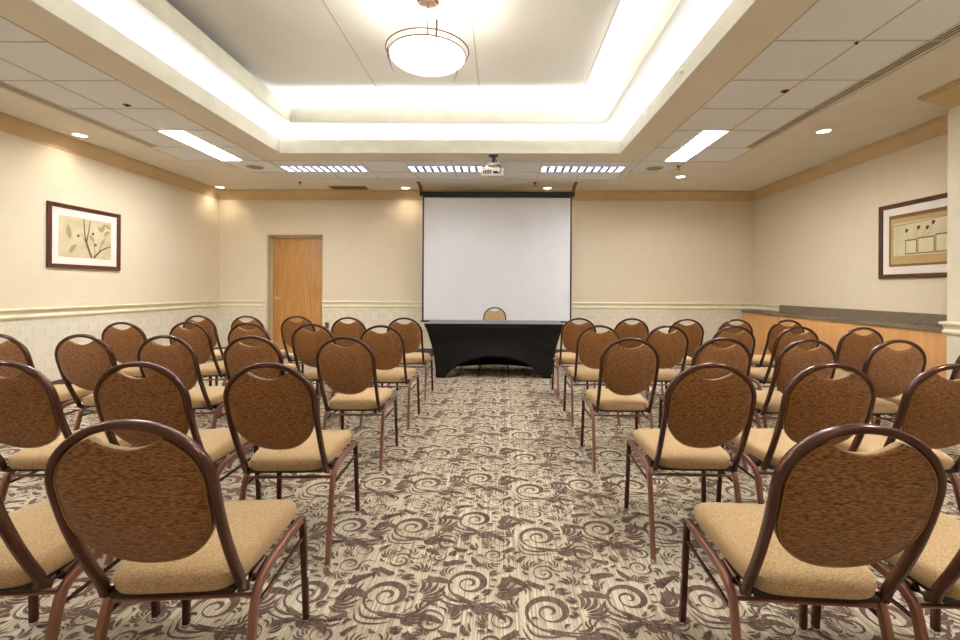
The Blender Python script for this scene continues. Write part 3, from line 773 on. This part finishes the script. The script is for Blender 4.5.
def art_vase(t, lf, W, Hh, m):
    bm = bmesh.new(); lf(bm, m, W - m, m, Hh - m, .009, .0105); a_ = obj('artwork', bm, pb, t, smooth=False)
    w, h = W - 2 * m, Hh - 2 * m; U = lambda u, v: (m + u * w, m + v * h)
    bm = bmesh.new(); d = .0125
    R4 = lambda u0, v0, u1, v1: [U(u0, v0), U(u1, v0), U(u1, v1), U(u0, v1)]
    poly(bm, R4(0, 0, 1, .045), W, d, 1); poly(bm, R4(0, .045, 1, .2), W, d, 2); poly(bm, R4(0, .93, 1, 1), W, d, 1); poly(bm, R4(0, .84, 1, .93), W, d, 2); poly(bm, R4(0, .045, .03, .93), W, d + .0003, 1); poly(bm, R4(.03, .2, .07, .84), W, d + .0003, 2)
    stroke(bm, [U(.06, .78), U(.3, .80), U(.6, .82), U(.99, .86)], .006, W, d + .001, 1, False)
    for u0, u1, v1 in ((.25, .42, .50), (.43, .66, .52), (.67, .90, .55)):
        poly(bm, R4(u0, .22, u1, v1), W, d + .0005, 1); poly(bm, R4(u0 + .012, .24, u1 - .012, v1 - .025), W, d + .0009, 4)
    for u, v, u2 in ((.27, .67, .30), (.44, .70, .40), (.56, .68, .5), (.64, .76, .55)):
        stroke(bm, [U(u2, .5), U((u + u2) / 2 - .01, .6), U(u, v)], .004, W, d + .001, 1)
        poly(bm, ell(*U(u, v), .016, .022), W, d + .0015, 3); poly(bm, ell(*U(u + .015, v + .01), .012, .014), W, d + .0016, 3)
    obj('painted_vases', bm, pb, a_, smooth=False)
picture(1, XL + .002, at_x(48, 200, XL + .02).y, at_x(120.5, 200, XL + .02).y, 1.437, 2.192, M['wframe'], 'framed print of bare branches and leaves on the left wall', art_tree)
picture(-1, XR - .02, 4.36, at_x(879, 200, XR - .04).y, 1.36, 2.215, M['wframe2'], 'framed print of square vases with red buds on the right wall', art_vase)

# ------------------------------------------------------------------ counter on the right
CX = 4.30; CT = .858
t = empty('wall_cabinet', (XR, 6.1, 0)); tag(t, 'long light maple cabinet front along the right wall under the counter', 'cabinet')
def lb(*a, **k):
    bm = bmesh.new(); x0_, x1_, y0_, y1_, z0_, z1_ = a; box(bm, x0_ - XR, x1_ - XR, y0_ - 6.1, y1_ - 6.1, z0_, z1_, **k); return bm
obj('carcass', lb(CX + .04, XR - .02, COLY + .045, YB - .045, .09, CT - .04), M['panel'], t, smooth=False)
obj('plinth', lb(CX + .07, XR - .03, COLY + .045, YB - .045, .0, .09), M['baseboard'], t, smooth=False)
ysm = [COLY + .05, 5.6, 7.16, YB - .05]
for a_, b_ in zip(ysm, ysm[1:]): obj('door_panel', lb(CX + .02, CX + .038, a_ + .004, b_ - .004, .10, CT - .045, bev=.001), M['panel'], t, smooth=False)
t = empty('countertop', (XR, 6.1, CT)); tag(t, 'grey brown laminate countertop with backsplash on the right wall', 'countertop')
obj('top_slab', bmesh_ := (lambda bm: (bmesh.ops.translate(bm, verts=bm.verts, vec=(0, 0, -CT)), bm)[1])(lb(CX, XR - .02, COLY + .045, YB - .045, CT - .038, CT, bev=.003)), M['counter'], t, smooth=False)
obj('backsplash', (lambda bm: (bmesh.ops.translate(bm, verts=bm.verts, vec=(0, 0, -CT)), bm)[1])(lb(XR - .042, XR - .019, COLY + .045, 7.40, CT + .0005, .982, bev=.002)), M['counter'], t, smooth=False)

# outlet on the far wall
p = at_y(327, 325.5, YB); t = empty('wall_outlet', (p.x, YB, p.z)); tag(t, 'small dark wall outlet on the far wall right of the door', 'outlet')
obj('cover_plate', bx(-.036, .036, -.006, 0, -.058, .058, bev=.002), M['vent'], t)
bm = bmesh.new(); box(bm, -.016, .016, -.009, -.005, .008, .038, bev=.003); box(bm, -.016, .016, -.009, -.005, -.038, -.008, bev=.003); obj('socket', bm, M['pan'], t)

# ------------------------------------------------------------------ table with spandex cover
TY = at_z(500, 378.6, 0).y
TX0 = at_y(424, 325, TY).x; TX1 = at_y(564.5, 325, TY).x; TZ = .74; TD = .76
tcx = (TX0 + TX1) / 2; HW = (TX1 - TX0) / 2; HD = TD / 2
t = empty('folding_table', (tcx, TY + HD, 0)); tag(t, 'folding table under a black stretch cover in front of the screen', 'table')
obj('tabletop', bx(-HW + .006, HW - .006, -HD + .006, HD - .006, TZ - .045, TZ - .006, bev=.006), M['pan'], t)
for sx in (-1, 1):
    for sy in (-1, 1):
        bm = bmesh.new(); tube(bm, [(sx * (HW - .19), sy * (HD - .07), TZ - .05), (sx * (HW - .15), sy * (HD - .05), .0)], .013); obj('leg', bm, M['steel'], t)
for sx in (-.225, .2):
    bm = bmesh.new(); tube(bm, [(sx, 0.05, TZ - .05), (sx, .05, .03)], .009); tube(bm, [(sx, -.2, .03), (sx, .3, .03)], .009); 
    tube(bm, [(sx, -.2, .03), (sx, -.2, 0)], .009); tube(bm, [(sx, .3, .03), (sx, .3, 0)], .009); obj('centre_support', bm, M['black'], t)
# cover: loops around the table, narrowing toward the floor at mid-sides, arches cut on each side
bm = bmesh.new()
def cover_pt(u, v):
    """u 0..1 round the table perimeter, v 0 top .. 1 bottom"""
    per = [(-1, -1), (1, -1), (1, 1), (-1, 1)]
    s = u * 4; k = int(s) % 4; f = s - int(s)
    a_, b_ = per[k], per[(k + 1) % 4]
    x = a_[0] + (b_[0] - a_[0]) * f; y = a_[1] + (b_[1] - a_[1]) * f
    e = 1 - abs(2 * f - 1); m = math.sin(PI * f)           # 0 at corners
    longs = k in (0, 2)
    topz = TZ
    if k == 0: hem = .29 * math.sin(PI * min(1, max(0, (f - .085) / .83))) ** .62
    elif k == 2: hem = .06 * m
    else: hem = .22 * m ** .7
    z = topz + (hem + .004 - topz) * v
    h = z / TZ
    pull_x = .165 * (math.sin((1 - h) * PI / 2)) ** .85
    pull_y = .012 * math.sin((1 - h) * PI / 2)
    # concave sides between the corners
    inn = .05 * m * math.sin(PI * min(1, v * 1.0)) if longs else .09 * m * math.sin(PI * v * .9)
    X = x * (HW - pull_x); Y = y * (HD - pull_y)
    if longs: Y -= math.copysign(inn, y)
    else: X -= math.copysign(inn, x)
    # stretch folds from the upper corners
    if k == 0: Y += -.008 * math.sin(9 * v * PI + 5 * e) * math.exp(-4 * m) 
    return (X, Y, z)
NU, NV = 160, 18
grid = [[bm.verts.new(cover_pt(i / NU, j / NV)) for i in range(NU)] for j in range(NV + 1)]
for j in range(NV):
    for i in range(NU): bm.faces.new((grid[j][i], grid[j][(i + 1) % NU], grid[j + 1][(i + 1) % NU], grid[j + 1][i]))
f = bm.faces.new(grid[0]); f.material_index = 1
co = obj('stretch_cover', bm, [M['spandex'], M['top_sheen']], t)
md = co.modifiers.new('thick', 'SOLIDIFY'); md.thickness = .003; md.offset = 1
co['label'] = 'black stretch cover with an arched hem'

# ------------------------------------------------------------------ banquet chair
HB, HWD, HZC, HTOP = .176, .180, .750, .903
def lean(z):
    return -.155 - (z - .40) * .385 - .03 * math.sin(PI * max(0, min(1, (z - .4) / .5)))
def hoop_path():
    half = [(HB, -.02, .392), (HB, -.10, .388), (HB, -.138, .388), (HB + .0005, -.162, .40), (HB + .001, -.172, .43)]
    for k in range(1, 9):
        z = .44 + (HZC - .44) * k / 8; x = HB + (HWD - HB) * math.sin(PI / 2 * k / 8)
        half.append((x, lean(z), z))
    arc = []
    for k in range(1, 13):
        a = PI / 2 * k / 12; e = 1.0
        x = HWD * math.cos(a) ** e if k < 12 else 0; z = HZC + (HTOP - HZC) * math.sin(a) ** e
        arc.append((x, lean(z), z))
    right = half + arc
    left = [(-x, y, z) for x, y, z in right[:-1]][::-1]
    return right + left
def hoop_inner_x(z):
    zi = HTOP - .014
    if z >= zi: return 0
    if z > HZC: return (HWD - .0125) * math.sqrt(max(0, 1 - ((z - HZC) / (zi - HZC)) ** 2)) 
    return HB + (HWD - HB) * math.sin(PI / 2 * (z - .44) / (HZC - .44)) - .0125
def back_outline():
    pts = []
    SX = .083; zi = HTOP - .014
    zs_ = HZC + (zi - HZC) * math.sqrt(1 - (SX / (HWD - .0125)) ** 2)
    # scoop from left to right corner (concave handle opening)
    for k in range(1, 12):
        u = k / 12; x = -SX + 2 * SX * u
        pts.append((x, zs_ - .026 * math.sin(PI * u) ** 1.0 - .004))
    a0 = math.acos(SX / (HWD - .0125))
    for k in range(0, 13):
        a = a0 * (1 - k / 12); pts.append(((HWD - .0125) * math.cos(a), HZC + (zi - HZC) * math.sin(a)))
    zl = .675
    for z in (.73, .70): pts.append((hoop_inner_x(z), z))
    xe = hoop_inner_x(zl)
    for k in range(0, 11):
        a = PI / 2 * k / 10; pts.append((xe * math.cos(a) ** .92 if k < 10 else 0, zl - (zl - .515) * math.sin(a) ** 1.0))
    right = pts[11:]
    left = [(-x, z) for x, z in right[:-1]][::-1]
    return pts[:11] + right + left
def make_backrest():
    bm = bmesh.new(); out = back_outline(); n = len(out); cz = .70
    layers = [(0, +.0, 0), ]
    def ring(sc_, dy):
        vs = []
        for x, z in out:
            X = x * sc_; Z = cz + (z - cz) * sc_; vs.append(bm.verts.new((X, lean(Z) + dy, Z)))
        return vs
    rear = [ring(1.0, -.002), ring(.985, -.010), ring(.955, -.0135), ring(.80, -.017), ring(.5, -.020), ring(.2, -.021)]
    fr = [ring(1.0, .006), ring(.985, .018), ring(.94, .026), ring(.78, .036), ring(.5, .042), ring(.2, .044)]
    for seq in (rear, fr):
        for a, b in zip(seq, seq[1:]):
            for k in range(n):
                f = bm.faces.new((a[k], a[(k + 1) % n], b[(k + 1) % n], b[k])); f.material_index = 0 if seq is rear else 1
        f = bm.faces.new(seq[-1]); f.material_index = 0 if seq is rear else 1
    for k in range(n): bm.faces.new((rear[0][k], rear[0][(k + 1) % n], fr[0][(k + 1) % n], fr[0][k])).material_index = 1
    # piping
    return bm, [Vector((x * .988, lean(cz + (z - cz) * .988) - .0125, cz + (z - cz) * .988)) for x, z in out]
def make_seat():
    bm = bmesh.new()
    def outline(g, n=64):
        pts = []
        for k in range(n):
            a = 2 * PI * k / n; c, s = math.cos(a), math.sin(a); e = 2 / 6.5
            x = math.copysign(abs(c) ** e, c); y = math.copysign(abs(s) ** e, s)
            Y = .034 + y * (.220 + g); w = (.164 + (.194 - .164) * min(1, max(0, (y + 1) / 2) ** .8 * 1.0))
            pts.append((x * (w + g), Y))
        return pts
    lv = [(-.02, .404), (-.004, .404), (0, .412), (.004, .432), (.003, .448), (-.006, .459), (-.02, .465), (-.05, .4705), (-.10, .4745), (-.15, .476)]
    rings = []
    for g, z in lv:
        rings.append([bm.verts.new((x, y, z - (.006 * max(0, (y - .15) / .08) if z > .44 else 0))) for x, y in outline(g)])
    for a, b in zip(rings, rings[1:]):
        for k in range(64): bm.faces.new((a[k], a[(k + 1) % 64], b[(k + 1) % 64], b[k]))
    bm.faces.new(rings[0]); bm.faces.new(rings[-1]); return bm
CHAIRLABEL = 'banquet chair'
def make_chair():
    t = empty('banquet_chair')
    obj('seat', make_seat(), M['seat'], t)
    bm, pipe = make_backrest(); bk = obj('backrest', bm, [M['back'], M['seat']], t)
    bm = bmesh.new(); tube(bm, pipe, .0022, n=6, closed=True); obj('piping', bm, M['pipe'], bk)
    bm = bmesh.new(); sweep(bm, hoop_path(), .028, .0215, (0, 0, 0) if 0 else (.0001, 1, .0), power=3.2, n=12); obj('back_frame', bm, M['frame'], t)
    obj('seat_pan', bx(-.16, .16, -.17, .20, .390, .4035), M['pan'], t, smooth=False)
    for s in (-1, 1):
        # rear leg: runs back under the seat edge, bends down to the floor
        p = spline([(s * .200, .238, .378), (s * .198, .222, .386), (s * .197, .12, .388), (s * .196, .0, .388), (s * .198, -.065, .384), (s * .197, -.108, .366), (s * .197, -.130, .335), (s * .199, -.158, .24), (s * .203, -.195, .11), (s * .207, -.226, .012)], 4)
        bm = bmesh.new(); sweep(bm, p, .021, .028, (1, 0, 0), power=4.5); lg = obj('leg', bm, M['leg'], t)
        bm = bmesh.new(); lathe(bm, [(0, 0), (.014, 0), (.0145, .004), (.011, .014), (.008, .016)], cx=s * .207, cy=-.228, n=16); obj('glide', bm, M['chrome'], lg)
        p = [(s * .200, .238, .386), (s * .2015, .241, .36), (s * .206, .250, .18), (s * .210, .258, .012)]
        bm = bmesh.new(); sweep(bm, p, .022, .025, (1, 0, 0), power=4.5); lg = obj('leg', bm, M['frame'], t)
        bm = bmesh.new(); lathe(bm, [(0, 0), (.014, 0), (.0145, .004), (.011, .014), (.008, .016)], cx=s * .210, cy=.258, n=16); obj('glide', bm, M['chrome'], lg)
        bm = bmesh.new(); box(bm, s * .2065 - .006 + s * .010, s * .2065 + .006 + s * .010, .243, .257, .168, .186, bev=.003); obj('bumper', bm, M['white_plastic'], lg)
        bm = bmesh.new(); tube(bm, [(s * .2025, .243, .318), (s * .1975, -.135, .318)], .0065, n=8); obj('side_stretcher', bm, M['frame'], t)
        bm = bmesh.new(); tube(bm, [(s * .19, -.06, .386), (s * .14, -.02, .397), (s * .14, .05, .397)], .006, n=8); obj('seat_bracket', bm, M['frame'], t)
    bm = bmesh.new(); tube(bm, [(-.197, -.122, .352), (.197, -.122, .352)], .0065, n=8); obj('rear_stretcher', bm, M['leg'], t)
    bm = bmesh.new(); tube(bm, [(-.20, .238, .372), (.20, .238, .372)], .0065, n=8); obj('front_stretcher', bm, M['frame'], t)
    return t
def children(o, cache={}):
    return [c for c in COL.objects if c.parent == o]
proto = make_chair()
kids = [(c, children(c)) for c in children(proto)]
def copy_chair():
    r = proto.copy(); COL.objects.link(r)
    for c, gs in kids:
        d = c.copy(); COL.objects.link(d); d.parent = r
        for g_ in gs:
            e = g_.copy(); COL.objects.link(e); e.parent = d
    return r
TOPY, TOPZ = lean(HTOP), HTOP + .011
rowname = {'E': 'row nearest the screen', 'D': 'second row from screen', 'C': 'third row from screen', 'B': 'fourth row from screen', 'A': 'row nearest the viewer'}
ordn = ['at the aisle', 'second from aisle', 'third from aisle', 'fourth from aisle', 'fifth from aisle']
CH = {
 ('left', 'E'): [(405, 317.4, -3), (349.3, 317, -3), (298.5, 315.8, -4), (248.5, 315.6, -5), (200.5, 315.2, -6)],
 ('left', 'D'): [(382, 325, -3), (313.5, 323.6, -4), (249.5, 322.5, -4), (190.5, 321.6, -5), (125, 321.9, 0)],
 ('left', 'C'): [(345.5, 336.2, -2), (253, 335.5, -2), (167, 335, -2), (84.5, 334, -2), (0, 333.5, -2)],
 ('left', 'B'): [(269.5, 362.6, 0), (140, 361.7, 0), (6, 361, 0)],
 ('left', 'A'): [(127.5, 420, 2), (-108, 418, 2)],
 ('right', 'E'): [(578.5, 317.8, 3), (631, 318, 3), (685.5, 318.7, 3), (734.5, 319, 4), (785.5, 319.6, 4)],
 ('right', 'D'): [(598.5, 325, 3), (666.5, 325.2, 3), (733, 325.6, 3), (796.5, 326.3, 4), (860.5, 327.2, 4)],
 ('right', 'C'): [(630, 337.5, 2), (722, 337.5, 2), (807, 339, 3), (896, 339.5, 3), (988, 341, 3)],
 ('right', 'B'): [(711.5, 363, 1), (831, 363, 1), (953, 364, 1)],
 ('right', 'A'): [(863.5, 424.5, -1), (1090, 428, 2)],
}
first = True
for (side, row), lst in CH.items():
    for k, (px, py, yw) in enumerate(lst):
        P_ = at_z(px + (px - 501) * .009, py, TOPZ)
        c = proto if first else copy_chair(); first = False
        a = R(yw + (2.8 if side == 'left' else -2.8))
        c.location = (P_.x + TOPY * math.sin(a), P_.y - TOPY * math.cos(a), .001); c.rotation_euler = (0, 0, a)
        tag(c, 'tan %s, %s in %s, %s block' % (CHAIRLABEL, ordn[k], rowname[row], side), 'chair', 'banquet chairs set out in rows')
P_ = at_z(494.5, 308.0, TOPZ); c = copy_chair(); a = PI
c.location = (P_.x, TY + TD + .30, .001); c.rotation_euler = (0, 0, a)
tag(c, 'tan round-backed banquet chair behind the black table, facing the rows', 'chair', None)
if 'group' in c: del c['group']

# ------------------------------------------------------------------ world and view
w = bpy.data.worlds.new('world'); scene.world = w; w.use_nodes = True
w.node_tree.nodes['Background'].inputs[0].default_value = (.8, .75, .68, 1); w.node_tree.nodes['Background'].inputs[1].default_value = .3
vs = scene.view_settings
vs.view_transform = 'Standard'; vs.look = 'None'; vs.gamma = 1; vs.use_curve_mapping = False
vs.exposure = 1.68
